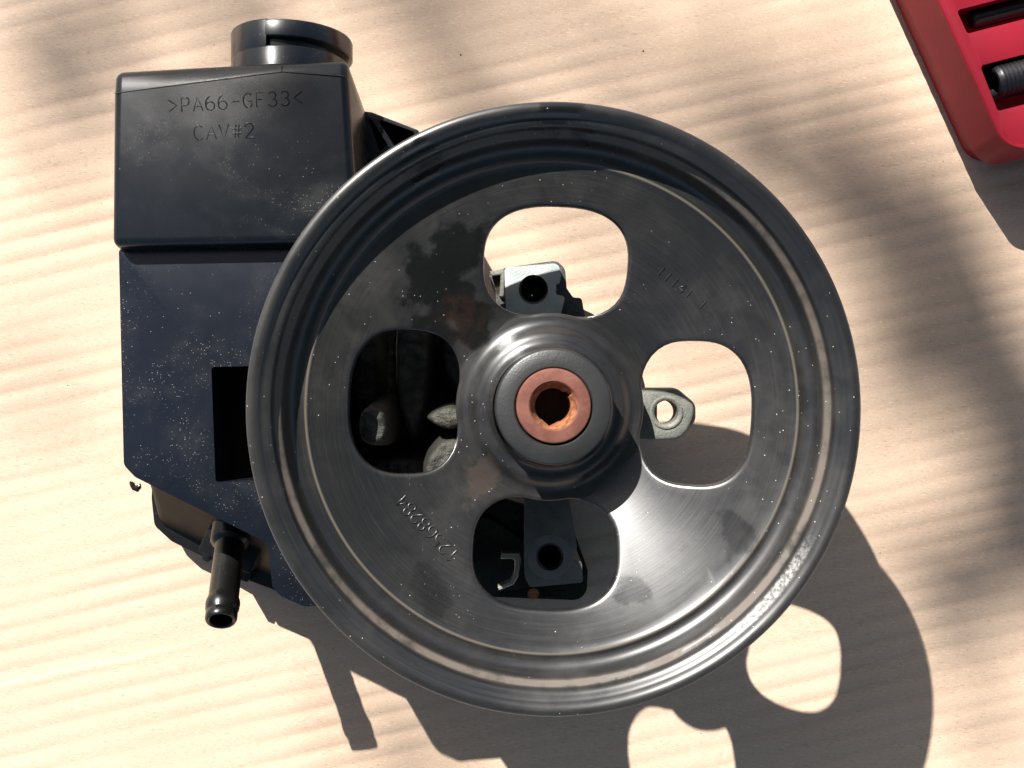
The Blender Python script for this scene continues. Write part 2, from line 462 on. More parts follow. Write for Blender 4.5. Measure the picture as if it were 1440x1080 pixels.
CARDO = build_cardboard()

# ------------------------------------------------------------------ the pump
PC = (10.5, -6.4)                          # pulley axis
pump = thing('power_steering_pump', 'black power steering pump with big pulley and plastic reservoir lying on cardboard', 'pump', (PC[0], PC[1], 0))

ROT = math.radians(-2.2)
WZ0 = 85.0
WZ1 = 98.6
def web_z(r):
    if r >= 64.4: return WZ1
    if r <= 27: return WZ0
    t = (r - 27) / (64.4 - 27)
    return WZ0 + (WZ1 - WZ0) * (1 - (1 - t) ** 1.1)
def build_pulley():
    bm = bmesh.new(); NQ = 40; NS = NQ * 4
    a_of = lambda k: ROT + math.pi / 4 + 2 * math.pi * k / NS
    # pressed rim: from the outer bead inwards to the web
    prof = [(77.6, 107.3), (78.2, 107.9), (78.35, 108.7), (78.2, 109.5), (77.8, 110.0), (77.2, 110.3), (76.5, 110.35), (75.8, 110.15), (75.2, 109.7), (74.8, 109.1), (74.5, 108.7),
            (74.1, 108.45), (73.6, 108.25), (73.0, 108.0), (72.5, 107.6), (72.2, 107.0), (72.0, 106.2), (71.6, 105.4), (71.0, 104.9), (70.5, 104.4),
            (70.2, 103.8), (69.9, 102.8), (69.6, 101.6), (69.2, 100.6), (68.6, 99.8), (67.8, 99.2), (66.8, 98.95), (65.9, 98.9), (65.35, 99.15), (64.95, 99.15), (64.5, 98.8), (64.0, web_z(64.0))]
    rings = [[bm.verts.new((r * math.cos(a_of(k)), r * math.sin(a_of(k)), z)) for k in range(NS)] for r, z in prof]
    for A, B in zip(rings[:-1], rings[1:]):
        for k in range(NS): bm.faces.new((A[k], A[(k + 1) % NS], B[(k + 1) % NS], B[k]))
    outer = rings[-1]; RI = 25.0
    inner = [bm.verts.new((RI * math.cos(a_of(k)), RI * math.sin(a_of(k)), web_z(RI))) for k in range(NS)]
    # web: four sectors, each a grid between its hole and the sector's edge
    RO = 64.0; NR = 12
    side_r = [RI + (RO - RI) * j / NR for j in range(NR + 1)]
    spokes = []
    for q in range(4):
        k0 = q * NQ; a = a_of(k0)
        spokes.append([inner[k0]] + [bm.verts.new((r * math.cos(a), r * math.sin(a), web_z(r))) for r in side_r[1:-1]] + [outer[k0]])
    for q in range(4):
        ac = a_of(q * NQ) + math.pi / 4
        loop = [outer[(q * NQ + k) % NS] for k in range(NQ)] + list(reversed(spokes[(q + 1) % 4]))[0:NR] + [inner[(q * NQ + k) % NS] for k in range(NQ, 0, -1)] + spokes[q][0:NR]
        rc = 39.6; hx = math.cos(ac) * rc; hy = math.sin(ac) * rc
        rad = Vector((math.cos(ac), math.sin(ac))); tg = Vector((-rad.y, rad.x))
        hs = []
        def hole_pt(ang, grow):
            c, s = math.cos(ang), math.sin(ang)            # c: radial, s: tangential
            A, B = 14.8 + grow, 19.7 + grow
            ee = 2.55 if c > 0 else 2.9
            rho = (abs(c / A) ** ee + abs(s / B) ** ee) ** (-1 / ee)
            p = rad * (rc + rho * c) + tg * (rho * s)
            L = p.length; lim = 26.2 - grow
            if L < lim + 3:                                 # waist next to the hub
                t = max(0.0, (lim + 3 - L) / 6); L2 = max(L, lim) if t > 1 else L + 3 * t * t * .5
                p = p.normalized() * max(L2, lim)
            return p
        rows = []
        n = len(loop)
        grows = [0.0, .12, .45, 1.1]
        angs = []
        for v in loop:
            d = Vector((v.co.x - hx, v.co.y - hy)); angs.append(math.atan2(d.dot(tg), d.dot(rad)))
        for gi, g in enumerate(grows):
            dz = (-.75, -.28, -.04, 0)[gi]
            row = []
            for an in angs:
                p = hole_pt(an, g); row.append(bm.verts.new((p.x, p.y, web_z(p.length) + dz)))
            rows.append(row)
        base = [(v.co.x, v.co.y) for v in rows[-1]]
        for j in range(1, 8):
            t = j / 8.0; row = []
            for i, v in enumerate(loop):
                xx = base[i][0] * (1 - t) + v.co.x * t; yy = base[i][1] * (1 - t) + v.co.y * t
                row.append(bm.verts.new((xx, yy, web_z(math.hypot(xx, yy)))))
            rows.append(row)
        rows.append(loop)
        # the cut edge of the sheet
        low = [bm.verts.new((v.co.x, v.co.y, v.co.z - 2.2)) for v in rows[0]]
        rows.insert(0, low)
        for A, B in zip(rows[:-1], rows[1:]):
            for i in range(n):
                j = (i + 1) % n
                vv = [A[i], A[j], B[j], B[i]]
                if len(set(vv)) == 4:
                    try: bm.faces.new(vv)
                    except ValueError: pass
    # flare up to the hub
    flare = [(r, WZ0 + z) for r, z in ((24.2, .05), (23.4, .25), (22.6, .7), (21.8, 1.5), (21.1, 2.4), (20.4, 3.1), (19.7, 3.5), (18.9, 3.7), (18.1, 3.85), (17.4, 4.2), (16.8, 4.9), (16.4, 6.0), (16.1, 7.4), (15.8, 9.0))]
    prev = inner
    for r, z in flare:
        cur = [bm.verts.new((r * math.cos(a_of(k)), r * math.sin(a_of(k)), z)) for k in range(NS)]
        for k in range(NS): bm.faces.new((prev[k], prev[(k + 1) % NS], cur[(k + 1) % NS], cur[k]))
        prev = cur
    for v in bm.verts: v.co.x += PC[0]; v.co.y += PC[1]
    o = obj('pulley', bm, PULLEY, pump, (PC[0], PC[1], 95), ang=50)
    return o
pulley = build_pulley()

# belt ring outside: ribbed drum that hangs below the bead
def build_drum():
    prof = [(77.2, 107.2), (77.9, 107.0), (77.6, 106.0), (76.4, 105.0)]
    z = 104.6
    for k in range(5):
        prof += [(73.9, z - 1.4), (73.9, z - 1.7), (76.2, z - 3.0), (76.2, z - 3.35)]; z -= 3.35
    prof += [(76.6, z - 1.2), (77.6, z - 1.8), (77.6, z - 4.6), (76.6, z - 5.0), (72.8, z - 4.6), (72.6, 103.0)]
    bm = lathe(prof, 160, PC)
    return obj('belt_rim', bm, PULLEY, pulley, (PC[0], PC[1], 95), ang=40)
build_drum()
hub = obj('hub', lathe([(15.75, 90.5), (15.6, 93.5), (15.4, 94.5), (15.3, 102.9), (15.05, 103.6), (14.5, 103.95), (10.45, 103.95), (10.1, 103.6), (10.0, 103.3), (10.0, 90)], 96, (PC[0] + .35, PC[1] + .5)), HUB, pulley, (PC[0], PC[1], 97))
NC = (PC[0] + .35, PC[1] + .7)
obj('shaft_end', lathe([(9.8, 91), (9.8, 104.0), (9.5, 104.45), (9.0, 104.6), (6.55, 104.6), (6.2, 104.3)], 72, NC), RUST, pulley, (NC[0], NC[1], 97))
def build_bore():
    # keyed, pointed bore inside the shaft end
    n = 120; top = []; mid = []
    for k in range(n):
        a = 2 * math.pi * k / n
        top.append((NC[0] + 6.2 * math.cos(a), NC[1] + 6.2 * math.sin(a), 104.3))
        r2 = 4.75
        da = (math.degrees(a) - 262 + 180) % 360 - 180
        if abs(da) < 34: r2 = 4.55 / math.cos(math.radians(34 - abs(da)))
        db = (math.degrees(a) - 40 + 180) % 360 - 180
        if abs(db) < 10: r2 = 5.4
        mid.append((NC[0] - .15 + r2 * math.cos(a), NC[1] - .1 + r2 * math.sin(a)))
    rings = [top, [(x * .5 + t[0] * .5, y * .5 + t[1] * .5, 102.6) for (x, y), t in zip(mid, top)], [(x, y, 101.6) for x, y in mid], [(x, y, 82) for x, y in mid]]
    bm = loft(rings, cap0=False, cap1=True)
    return obj('bore', bm, BORE, pulley, (NC[0], NC[1], 97))
build_bore()
# part number pressed into the web, reading towards the hub
def web_place(a0, r0, size, outward=True):
    def f(u, v):
        # outward: tops of the letters point away from the axis
        r = r0 + (v * size if outward else -v * size)
        a = a0 + (-1 if outward else 1) * (-u) * size / r0 * (-1)
        p = Vector((PC[0] + r * math.cos(a), PC[1] + r * math.sin(a), web_z(r)))
        return p, Vector((0, 0, 1))
    return f
def place_line(p0, dirv, size, zf):
    d = Vector((dirv[0], dirv[1])).normalized(); up = Vector((-d.y, d.x))
    def f(u, v):
        p = Vector(p0) + d * (u * size) + up * (v * size)
        return Vector((p.x, p.y, zf(p))), Vector((0, 0, 1))
    return f
wz = lambda p: web_z(math.hypot(p.x - PC[0], p.y - PC[1]))
p0 = W2(646, 780, 94.5); p1 = W2(566, 694, 94.5)
bm = strokes('12568284', place_line(p0, (p1[0] - p0[0], p1[1] - p0[1]), 2.35, wz), rad=.25, adv=1.2, h=.6)
obj('part_number', bm, PULLEY, pulley, (PC[0], PC[1], 95), recalc=False)
p0 = W2(924, 383, 94.5); p1 = W2(995, 440, 94.5)
bm = strokes('III4I I', place_line(p0, (p1[0] - p0[0], p1[1] - p0[1]), 1.6, wz), rad=.2, adv=1.5, h=.6)
obj('date_stamp', bm, PULLEY, pulley, (PC[0], PC[1], 95), recalc=False)

# ---- cast housing below the pulley
def build_housing():
    prof = [(0.1, .5), (30, .5), (33, 3), (34, 10), (33, 40), (29, 44), (27, 60), (24, 66), (17, 70), (15, 82), (14, 86), (0.1, 86)]
    bm = lathe(prof, 64, PC)
    return obj('housing', bm, CAST, pump, (PC[0], PC[1], 0))
housing = build_housing()

def ring_hole(name, c, r, z0, z1, mt, parent, cham=.7):
    prof = [(r + cham, z1 + .03), (r, z1 - cham)]
    z = z1 - cham
    while z - 1.2 > z0:
        prof += [(r + .35, z - .5), (r, z - 1.0)]; z -= 1.0
    prof += [(r, z0 + 3), (0.1, z0 + 3)]
    return obj(name, lathe(prof, 40, c), mt, parent, (c[0], c[1], z0), ang=60)

# upper lug
z1 = 50.0
lp = [W2(*p, z1) for p in ((709, 376), (786, 370), (789, 388), (787, 398), (782, 399), (782, 414), (795, 417), (786, 452), (760, 520), (735, 520), (712, 445))]
hc = W2(750, 407, z1); hr = 3.9
lug = obj('mounting_lug', plate(fillet(lp, [1.5, 3, 1, 1, .5, .5, 1, 2, 2, 2, 3]), 26, z1, [circle(*hc, hr + .7)], bev=.6), LUG, pump, (hc[0], hc[1], 26))
ring_hole('threaded_hole', hc, hr, 26.5, z1, DARKHOLE, lug)
lp = [W2(*p, 47) for p in ((686, 384), (712, 376), (760, 369), (783, 366), (795, 378), (797, 405), (806, 418), (818, 419), (823, 446), (815, 500), (700, 500), (697, 405))]
obj('lug_web', plate(fillet(lp, [1, 1, 1, 3, 3, 1, 1, 1, 1, 1, 1, 1]), 12, 46.6, [[W2(*p, 47) for p in ((692, 390), (703, 388), (706, 412), (699, 414))], circle(*hc, hr + .5)], bev=.5), CAST, pump, (hc[0], hc[1], 12))
lp = [W2(*p, 49) for p in ((688, 381), (709, 377), (709, 420), (702, 416), (704, 386), (692, 388))]
obj('cast_rib', plate(lp, 30, 48.4, bev=.4), LUGG, pump, (W2(698, 395, 48)[0], W2(698, 395, 48)[1], 30))
# right ear with a through hole
z1 = 46.0
lp = [W2(*p, z1) for p in ((850, 549), (912, 545), (952, 545), (979, 568), (979, 592), (957, 618), (912, 620), (850, 618))]
hc = W2(937, 580, z1); hr = 3.75
ear = obj('mounting_ear', plate(fillet(lp, [0, 0, 5, 4, 4, 5, 0, 0], 6), 36, z1, [circle(*hc, hr)], bev=1.1, bev_holes=True), LUGG, pump, (hc[0], hc[1], 36))
obj('bushing', lathe([(5.3, z1 - .1), (5.25, z1 + .35), (4.9, z1 + .45), (4.4, z1 + .4), (hr + .02, z1 - .2), (hr + .02, 36)], 48, hc), LUGG, ear, (hc[0], hc[1], 36))
obj('ear_arm', plate([W2(*p, 40) for p in ((800, 552), (925, 555), (925, 612), (800, 640))], 8, 39.5, bev=1), LUGG, pump, (30, -10, 8))
# lower lug
z1 = 50.0
lp = [W2(*p, z1) for p in ((738, 700), (800, 700), (806, 735), (812, 772), (806, 774), (806, 786), (818, 790), (820, 819), (745, 826), (738, 812))]
hc = W2(773, 783, z1); hr = 3.6
lug2 = obj('mounting_lug', plate(fillet(lp, [1, 1, 1, 1, .5, .5, 1, 1, 1.5, 2]), 20, z1, [circle(*hc, hr + .7)], bev=.7), LUGG, pump, (hc[0], hc[1], 20))
ring_hole('threaded_hole', hc, hr, 20.5, z1, DARKHOLE, lug2)
obj('machined_face', lathe([(4.35, z1 - .2), (4.4, z1 + .06), (6.9, z1 + .06), (7.0, z1 - .2)], 48, hc), MACH, lug2, (hc[0], hc[1], z1))
# zinc clip beside it
lp = [W2(*p, 44) for p in ((704, 786), (706, 778), (731, 778), (733, 790), (728, 812), (722, 822), (702, 830), (700, 826), (717, 818), (723, 808), (724, 789), (721, 786))]
obj('spring_clip', plate(lp, 38, 44, bev=.2), CLIP, pump, (W2(720, 800, 44)[0], W2(720, 800, 44)[1], 38))

# casting seen through the left hole: a dark ribbed wall with sandy lumps
def build_rear():
    def soft(x, a, b): t = max(0.0, min(1.0, (x - a) / (b - a))); return t * t * (3 - 2 * t)
    humps = [((534, 596), (22, 30), 84, 2.6), ((636, 586), (36, 18), 80, 1.5), ((640, 660), (46, 54), 78, 1.9), ((578, 500), (26, 120), 64, 2.2), ((650, 480), (34, 80), 60, 2.2), ((505, 500), (22, 90), 58, 2.4), ((560, 668), (60, 24), 60, 2.2)]
    nx, ny = 76, 104; rings = []
    bm = bmesh.new(); V = []
    for j in range(ny + 1):
        row = []
        for i in range(nx + 1):
            px = 482 + (700 - 482) * i / nx; py = 420 + (712 - 420) * j / ny
            z = 46.0
            for (cx, cy), (rx, ry), top, e in humps:
                d = (abs((px - cx) / rx) ** e + abs((py - cy) / ry) ** e) ** (1 / e)
                z = max(z, 46 + (top - 46) * soft(1.35 - d, 0, .6) + 1.2 * (1 - min(1, d)))
            x, y = W2(px, py, 68)
            nz = mnoise.noise(Vector((x * .35, y * .35, 1.7))) * .8 + mnoise.noise(Vector((x * 1.1, y * 1.1, 5.1))) * .35
            row.append(bm.verts.new((x, y, z + nz)))
        V.append(row)
    for j in range(ny):
        for i in range(nx): bm.faces.new((V[j][i], V[j][i + 1], V[j + 1][i + 1], V[j + 1][i]))
    edge = V[0] + [r[-1] for r in V[1:]] + V[-1][-2::-1] + [r[0] for r in V[-2:0:-1]]
    low = [bm.verts.new((v.co.x, v.co.y, 6)) for v in edge]
    for k in range(len(edge)):
        k2 = (k + 1) % len(edge); bm.faces.new((edge[k], edge[k2], low[k2], low[k]))
    return obj('rear_casting', bm, CASTL, pump, (-30, -5, 6), ang=80)
rear = build_rear()

# ---- plastic reservoir
ZB = 71.0; ZT = 77.0
slab_px = [(167, 350), (174, 654), (190, 671), (377, 764), (383, 826), (396, 839), (428, 853), (520, 846), (560, 760), (488, 670), (484, 350)]
slab = fillet([W2(*p, ZB) for p in slab_px], [1, 3, 4, 2.5, 2, 2, 2, 4, 4, 4, 1])
slot = fillet([W2(*p, ZB) for p in ((297, 516), (303, 678), (392, 676), (388, 514))], 1.0, 3)
body = obj('reservoir_body', plate(slab, 40, ZB, [slot], bev=1.5, seg=4), PLASTIC2, pump, (-90, -20, 40))
# raised moulded rim along the free edge
# tank (upper reservoir), higher by a step, with the ridge of its sloped back
def build_tank():
    bm = bmesh.new()
    P = {k: bm.verts.new(W(*v)) for k, v in dict(
        A=(160, 131, ZT), B=(396, 101, ZT), Cc=(489, 108, ZT - .2), D=(503, 340, ZT), E=(156, 345, ZT),
        F=(162, 100, ZT - 1.6), G=(396, 86, ZT - 1.8), H=(489, 82, ZT - 2.0),
        a=(182, 160, 44), f=(184, 135, 44), g=(396, 136, 44), h=(512, 150, 44), c=(522, 195, 44), d=(532, 355, 44), e=(186, 372, 60)).items()}
    F = lambda s: bm.faces.new([P[k] for k in s.split()])
    F('A B Cc D E'); F('A F G B'); F('B G H Cc')
    F('E e a A'); F('A a f F'); F('F f g G'); F('G g h H'); F('H h c Cc'); F('Cc c d D'); F('D d e E'); F('a e d c h g f')
    bmesh.ops.recalc_face_normals(bm, faces=bm.faces)
    keep = [set((P[x], P[y])) for x, y in (('A', 'B'), ('B', 'Cc'), ('B', 'G'))]
    bot = {P[k] for k in 'afghcde'}
    es = [e for e in bm.edges if set(e.verts) not in keep and not (e.verts[0] in bot and e.verts[1] in bot)]
    bmesh.ops.bevel(bm, geom=es, offset=2.3, segments=5, profile=.5, affect='EDGES', clamp_overlap=True)
    return obj('reservoir_tank', bm, PLASTIC, pump, (-85, 65, 44), ang=20)
tank = build_tank()
# moulded seam ridge
def seam():
    bm = bmesh.new()
    for (q0, q1) in (((161, 131), (396, 101)), ((396, 101), (484, 107)), ((396, 101), (396, 88))):
        a = Vector(W(*q0, ZT + .02)); b = Vector(W(*q1, ZT + .02 if q1[1] > 95 else ZT - 1.3))
        t = (b - a).normalized(); s = t.cross(Vector((0, 0, 1)))
        rings = [[p + s * (.14 * math.cos(math.pi * k / 4)) + Vector((0, 0, .16 * math.sin(math.pi * k / 4) - .05)) for k in range(5)] for p in (a, b)]
        loft(rings, bm, False, False, False)
    obj('moulding_seam', bm, LETTER, tank, (-85, 65, 44), recalc=False)
seam()
p0 = W2(237, 159, ZT); p1 = W2(426, 146, ZT)
s_ = math.hypot(p1[0] - p0[0], p1[1] - p0[1]) / (10 * 1.32 + 1)
obj('material_mark', strokes('>PA66-GF33<', place_line(p0, (p1[0] - p0[0], p1[1] - p0[1]), s_, lambda p: ZT), rad=.20, adv=1.32, h=.18), PLASTIC, tank, (-85, 65, 44), recalc=False)
p0 = W2(273, 197, ZT); p1 = W2(358, 193, ZT)
s_ = math.hypot(p1[0] - p0[0], p1[1] - p0[1]) / (4 * 1.32 + 1)
obj('cavity_mark', strokes('CAV#2', place_line(p0, (p1[0] - p0[0], p1[1] - p0[1]), s_, lambda p: ZT), rad=.20, adv=1.32, h=.18), PLASTIC, tank, (-85, 65, 44), recalc=False)

# filler neck, lying on its side, with a bayonet lip
def build_neck():
    cx, cz = -68.2, 55.0; n = 72
    def ring(r, y, a0=0, a1=360): return [(cx + r * math.cos(math.radians(a0 + (a1 - a0) * k / n)), y, cz + r * math.sin(math.radians(a0 + (a1 - a0) * k / n))) for k in range(n if a1 - a0 == 360 else n + 1)]
    bm = loft([ring(18.3, 84), ring(18.3, 92.3), ring(18.0, 93.0), ring(17.85, 93.4), ring(17.85, 98.3), ring(17.6, 98.7), ring(16.2, 98.8), ring(16.2, 106.0), ring(16.7, 106.4), ring(15.2, 106.4), ring(15.0, 106), ring(15.0, 84)], cap0=False, cap1=False)
    neck = obj('filler_neck', bm, PLASTIC, pump, (cx, 84, cz))
    # collar: full width on one side, over the slot only a lip
    bm = loft([ring(15.8, 98.1, 101, 265), ring(17.7, 98.1, 101, 265), ring(17.86, 98.3, 101, 265), ring(17.86, 106.0, 101, 265), ring(17.6, 106.5, 101, 265), ring(16.0, 106.5, 101, 265)], cap0=False, cap1=False, closed=False)
    for s in (0, -1): pass
    # end walls of the collar
    obj('collar', bm, PLASTIC, neck, (cx, 84, cz))
    rr = [[], []]
    bm = bmesh.new()
    prof = [(16.5, 101.6), (18.5, 101.4), (18.9, 101.8), (18.9, 105.6), (18.6, 106.3), (16.2, 106.5)]
    rings = []
    for k in range(n + 1):
        t = k / n; a = math.radians(103 - 143 * t); grow = .0 + 1.0 * min(1, t * 1.3)
        dy = -1.6 * t
        rings.append([(cx + (r - 1.05 + (grow if r > 17 else 0)) * math.cos(a), y + (dy if y < 104 else dy * .3), cz + (r - 1.05 + (grow if r > 17 else 0)) * math.sin(a)) for r, y in prof])
    loft(rings, bm, True, True, False)
    obj('bayonet_lip', bm, PLASTIC, neck, (cx, 84, cz))
    return neck
build_neck()

# lower shell, flared out to the flange near the board
def build_shell():
    top = fillet([W2(*p, 52) for p in ((192, 380), (196, 640), (210, 664), (372, 742), (470, 800), (500, 800), (470, 380))], [2, 3, 5, 3, 3, 3, 3])
    bot = fillet([W2(*p, 12) for p in ((222, 400), (220, 700), (226, 735), (300, 770), (420, 826), (500, 840), (470, 400))], [2, 3, 5, 3, 3, 3, 3])
    rings = [[(x, y, 10.5) for x, y in bot], [(x, y, 13) for x, y in bot]]
    for t in (.2, .5, .8, 1): rings.append([(a[0] * (1 - t) + b[0] * t, a[1] * (1 - t) + b[1] * t, 13 + 39 * t) for a, b in zip(bot, top)])
    return obj('reservoir_shell', loft(rings), SHELL, pump, (-90, -20, 10))
build_shell()
fl = fillet([W2(*p, 10) for p in ((226, 420), (216, 700), (220, 738), (244, 760), (300, 787), (345, 812), (420, 840), (560, 850), (700, 838), (824, 843), (826, 800), (790, 700), (600, 640), (560, 420))], [3, 3, 4, 5, 3, 3, 3, 3, 3, 5, 4, 4, 4, 4])
obj('reservoir_flange', plate(fl, 0.2, 12, bev=2.4, seg=5), GLOSS, pump, (-60, -40, 0))
# underside web between flange and pump
lp = fillet([W2(*p, 24) for p in ((560, 700), (690, 730), (735, 760), (745, 826), (700, 832), (580, 800))], 3)
obj('reservoir_foot', plate(lp, 10, 24, bev=1.5), GLOSS, pump, (-20, -60, 10))
obj('drain_plug', lathe([(0.1, 12.3), (1.9, 12.3), (2.1, 11.9), (2.1, 9)], 24, W2(750, 835, 12)), BORE, pump, (*W2(752, 838, 12), 9))

# hose nipple
tip = Vector((-88.4, -72.0, 60.0)); root = Vector((-92.0, -46.5, 34.5))
ax = (tip - root).normalized(); L = (tip - root).length
prof = [(0.1, -6), (6.3, -6), (6.3, 6.5), (5.6, 7.4), (4.75, 8.2), (4.65, 9), (4.6, L - 9.0), (4.65, L - 8.2), (5.1, L - 7.0), (5.2, L - 6.0), (5.0, L - 4.0), (4.6, L - 3.3), (4.55, L - 2.9), (4.8, L - 2.4), (4.75, L - .7), (4.4, L - .1), (3.9, L), (3.45, L - .3), (3.35, L - 1), (3.3, L - 16), (0.1, L - 16)]
nip = obj('hose_nipple', lathe(prof, 48, axis=(root, ax)), GLOSS, pump, tuple(root))
def box_between(c, sx, sy, z0, z1, rz, name, mt, parent, bev=.6):
    cr, sr = math.cos(rz), math.sin(rz)
    pts = [(c[0] + x * cr - y * sr, c[1] + x * sr + y * cr) for x, y in ((-sx, -sy), (sx, -sy), (sx, sy), (-sx, sy))]
    return obj(name, plate(fillet(pts, bev, 3), z0, z1, bev=bev), mt, parent, (c[0], c[1], z0))
box_between(W2(325, 772, 30), 9.5, 4.5, 8, 32, math.radians(-24), 'nipple_boss', GLOSS, pump, 1.2)
box_between(W2(298, 774, 24), 1.4, 3.4, 8, 27, math.radians(-24), 'nipple_rib', GLOSS, pump, .5)
box_between(W2(346, 806, 14), 2.2, 2.0, 8, 17, math.radians(-24), 'clip_tab', GLOSS, pump, .6)

# ribbed bracket behind the tank
def bracket():
    z = 45
    o_ = [W2(*p, z) for p in ((500, 155), (523, 158), (588, 183), (604, 212), (585, 262), (520, 300))]
    holes = [fillet([W2(*p, z) for p in ((530, 166), (582, 185), (590, 218), (556, 208))], .6, 3), fillet([W2(*p, z) for p in ((518, 166), (522, 167), (545, 203), (534, 214))], .4, 2)]
    b = obj('reservoir_bracket', plate(fillet(o_, [0, 1, 1, 1, 1, 1], 4), 16, z, holes, bev=.5), PLASTIC, pump, (-38, 75, 16))
    obj('bracket_floor', plate([W2(*p, z) for p in ((505, 160), (523, 162), (584, 186), (598, 212), (580, 260), (522, 298))], 12, 18), GLOSS, b, (-38, 75, 12))
bracket()

# oil that ran off the corner of the reservoir
def oil_drip():
    bm = bmesh.new()
    pts = [W(183, 677, .3), W(186, 681, .3), W(188, 686, .3), W(192, 687, .3), W(196, 684, .3), W(197, 680, .3)]
    rr = [.5, 1.0, .9, 1.2, .8, .3]
    rings = []
    for i, p in enumerate(pts):
        a = Vector(pts[max(0, i - 1)]); b = Vector(pts[min(len(pts) - 1, i + 1)]); t = (b - a).normalized()
        u = Vector((0, 0, .35)); s = t.cross(Vector((0, 0, 1)))
        rings.append([Vector(p) + s * rr[i] * math.cos(k * math.pi / 4) + u * rr[i] * math.sin(k * math.pi / 4) for k in range(8)])
    loft(rings, bm)
    obj('oil_drip', bm, OIL, CARDO, W(186, 682, 0), ang=80)

# ------------------------------------------------------------------ red tool case
ZC = 30.0
def case():
    c0 = Vector((1417, 217)); ud = Vector((-.412, -.911)); vd = Vector((.965, -.262))
    case_o = thing('tool_case', 'open red plastic tool case with moulded pockets beside the pump', 'tool case', (*W2(1600, 0, 0), 0))
    def quad(inset, z, u=900, v=1100):
        a = c0 + vd * inset - ud * (-inset)
        pts = [a, c0 + vd * v + ud * inset, c0 + vd * v + ud * u, c0 + ud * u + vd * inset]
        return [W2(p.x, p.y, ZC) for p in pts]
    rad = [9.5, 9, 9, 9]
    og = W2(1417, 217, ZC)
    # tray wall with a slightly proud lip
    out = fillet(quad(0, ZC), rad, 10); inn = fillet(quad(7, ZC), [8, 7, 7, 7], 10)
    flare_ = fillet(quad(-4.5, ZC), rad, 10); lip = fillet(quad(1.6, ZC), [9.2, 9, 9, 9], 10); lip2 = fillet(quad(5.2, ZC), [8.4, 8, 8, 8], 10)
    zr = lambda o_, z: [(x, y, z) for x, y in o_]
    bm = loft([zr(flare_, 12.0), zr(out, ZC - 1.2), zr(out, ZC - .5), zr(lip, ZC), zr(lip2, ZC), zr(inn, ZC - .7), zr(inn, 12.0)], cap0=False, cap1=False)
    n_ = len(out)
    bm.verts.ensure_lookup_table()
    for i in range(n_):
        j = (i + 1) % n_
        bm.faces.new((bm.verts[i], bm.verts[6 * n_ + i], bm.verts[6 * n_ + j], bm.verts[j]))
    wall = obj('case_wall', bm, RED, case_o, (*og, 12), ang=25)
    # foot set back under the wall
    obj('case_base', plate(fillet(quad(9, 0), rad, 8), 0.2, 12.2), RED, case_o, (*og, 0))
    d = Vector((.968, -.25))
    pk = []
    for (a, b) in (((1346, 14), (1361, 47)), ((1379, 92), (1404, 156))):
        a = Vector(a); b = Vector(b)
        pk.append([W2(p.x, p.y, ZC - 1) for p in (a, b, b + d * 330, a + d * 330)])
    inn2 = fillet(quad(6.6, ZC), [8, 7, 7, 7], 10)
    obj('case_deck', plate(inn2, 19.2, ZC - 1.3, [fillet(p, 1.0, 4) for p in pk], bev_holes=True, bev=.7), RED, case_o, (*og, 17))
    obj('case_floor', plate(inn2, 12.1, 19.4), RED, case_o, (*og, 10))
    # tools in the pockets
    dirw = Vector((d.x, -d.y, 0)).normalized()
    s = Vector(W(1364, 30, 22.3)); s.z = 22.3
    rod = obj('punch_rod', lathe([(0.1, 0), (1.9, 0), (2.6, .5), (2.95, 1.6), (2.95, 62), (2.4, 63), (0.1, 63)], 32, axis=(s, dirw)), BLACKSTEEL, None, tuple(s))
    tag(rod, 'smooth black steel rod with rounded end in upper pocket of red case', 'rod')
    s = Vector(W(1396, 118, 25.1)); s.z = 25.1
    prof = [(0.1, 6), (3.2, 6), (3.4, .6), (4.0, 0), (4.9, .1), (5.4, .8)]
    x = 1.0
    for k in range(16):
        prof += [(5.75, x + .45), (5.75, x + .75), (5.25, x + 1.15), (5.25, x + 1.35)]; x += 1.5
    prof += [(5.0, x + .4), (5.0, x + 22), (0.1, x + 22)]
    st = obj('threaded_bolt', lathe(prof, 48, axis=(s, dirw)), BLACKSTEEL, None, tuple(s))
    tag(st, 'thick black threaded steel stud with hollow end in red case pocket', 'stud')
case()
oil_drip()

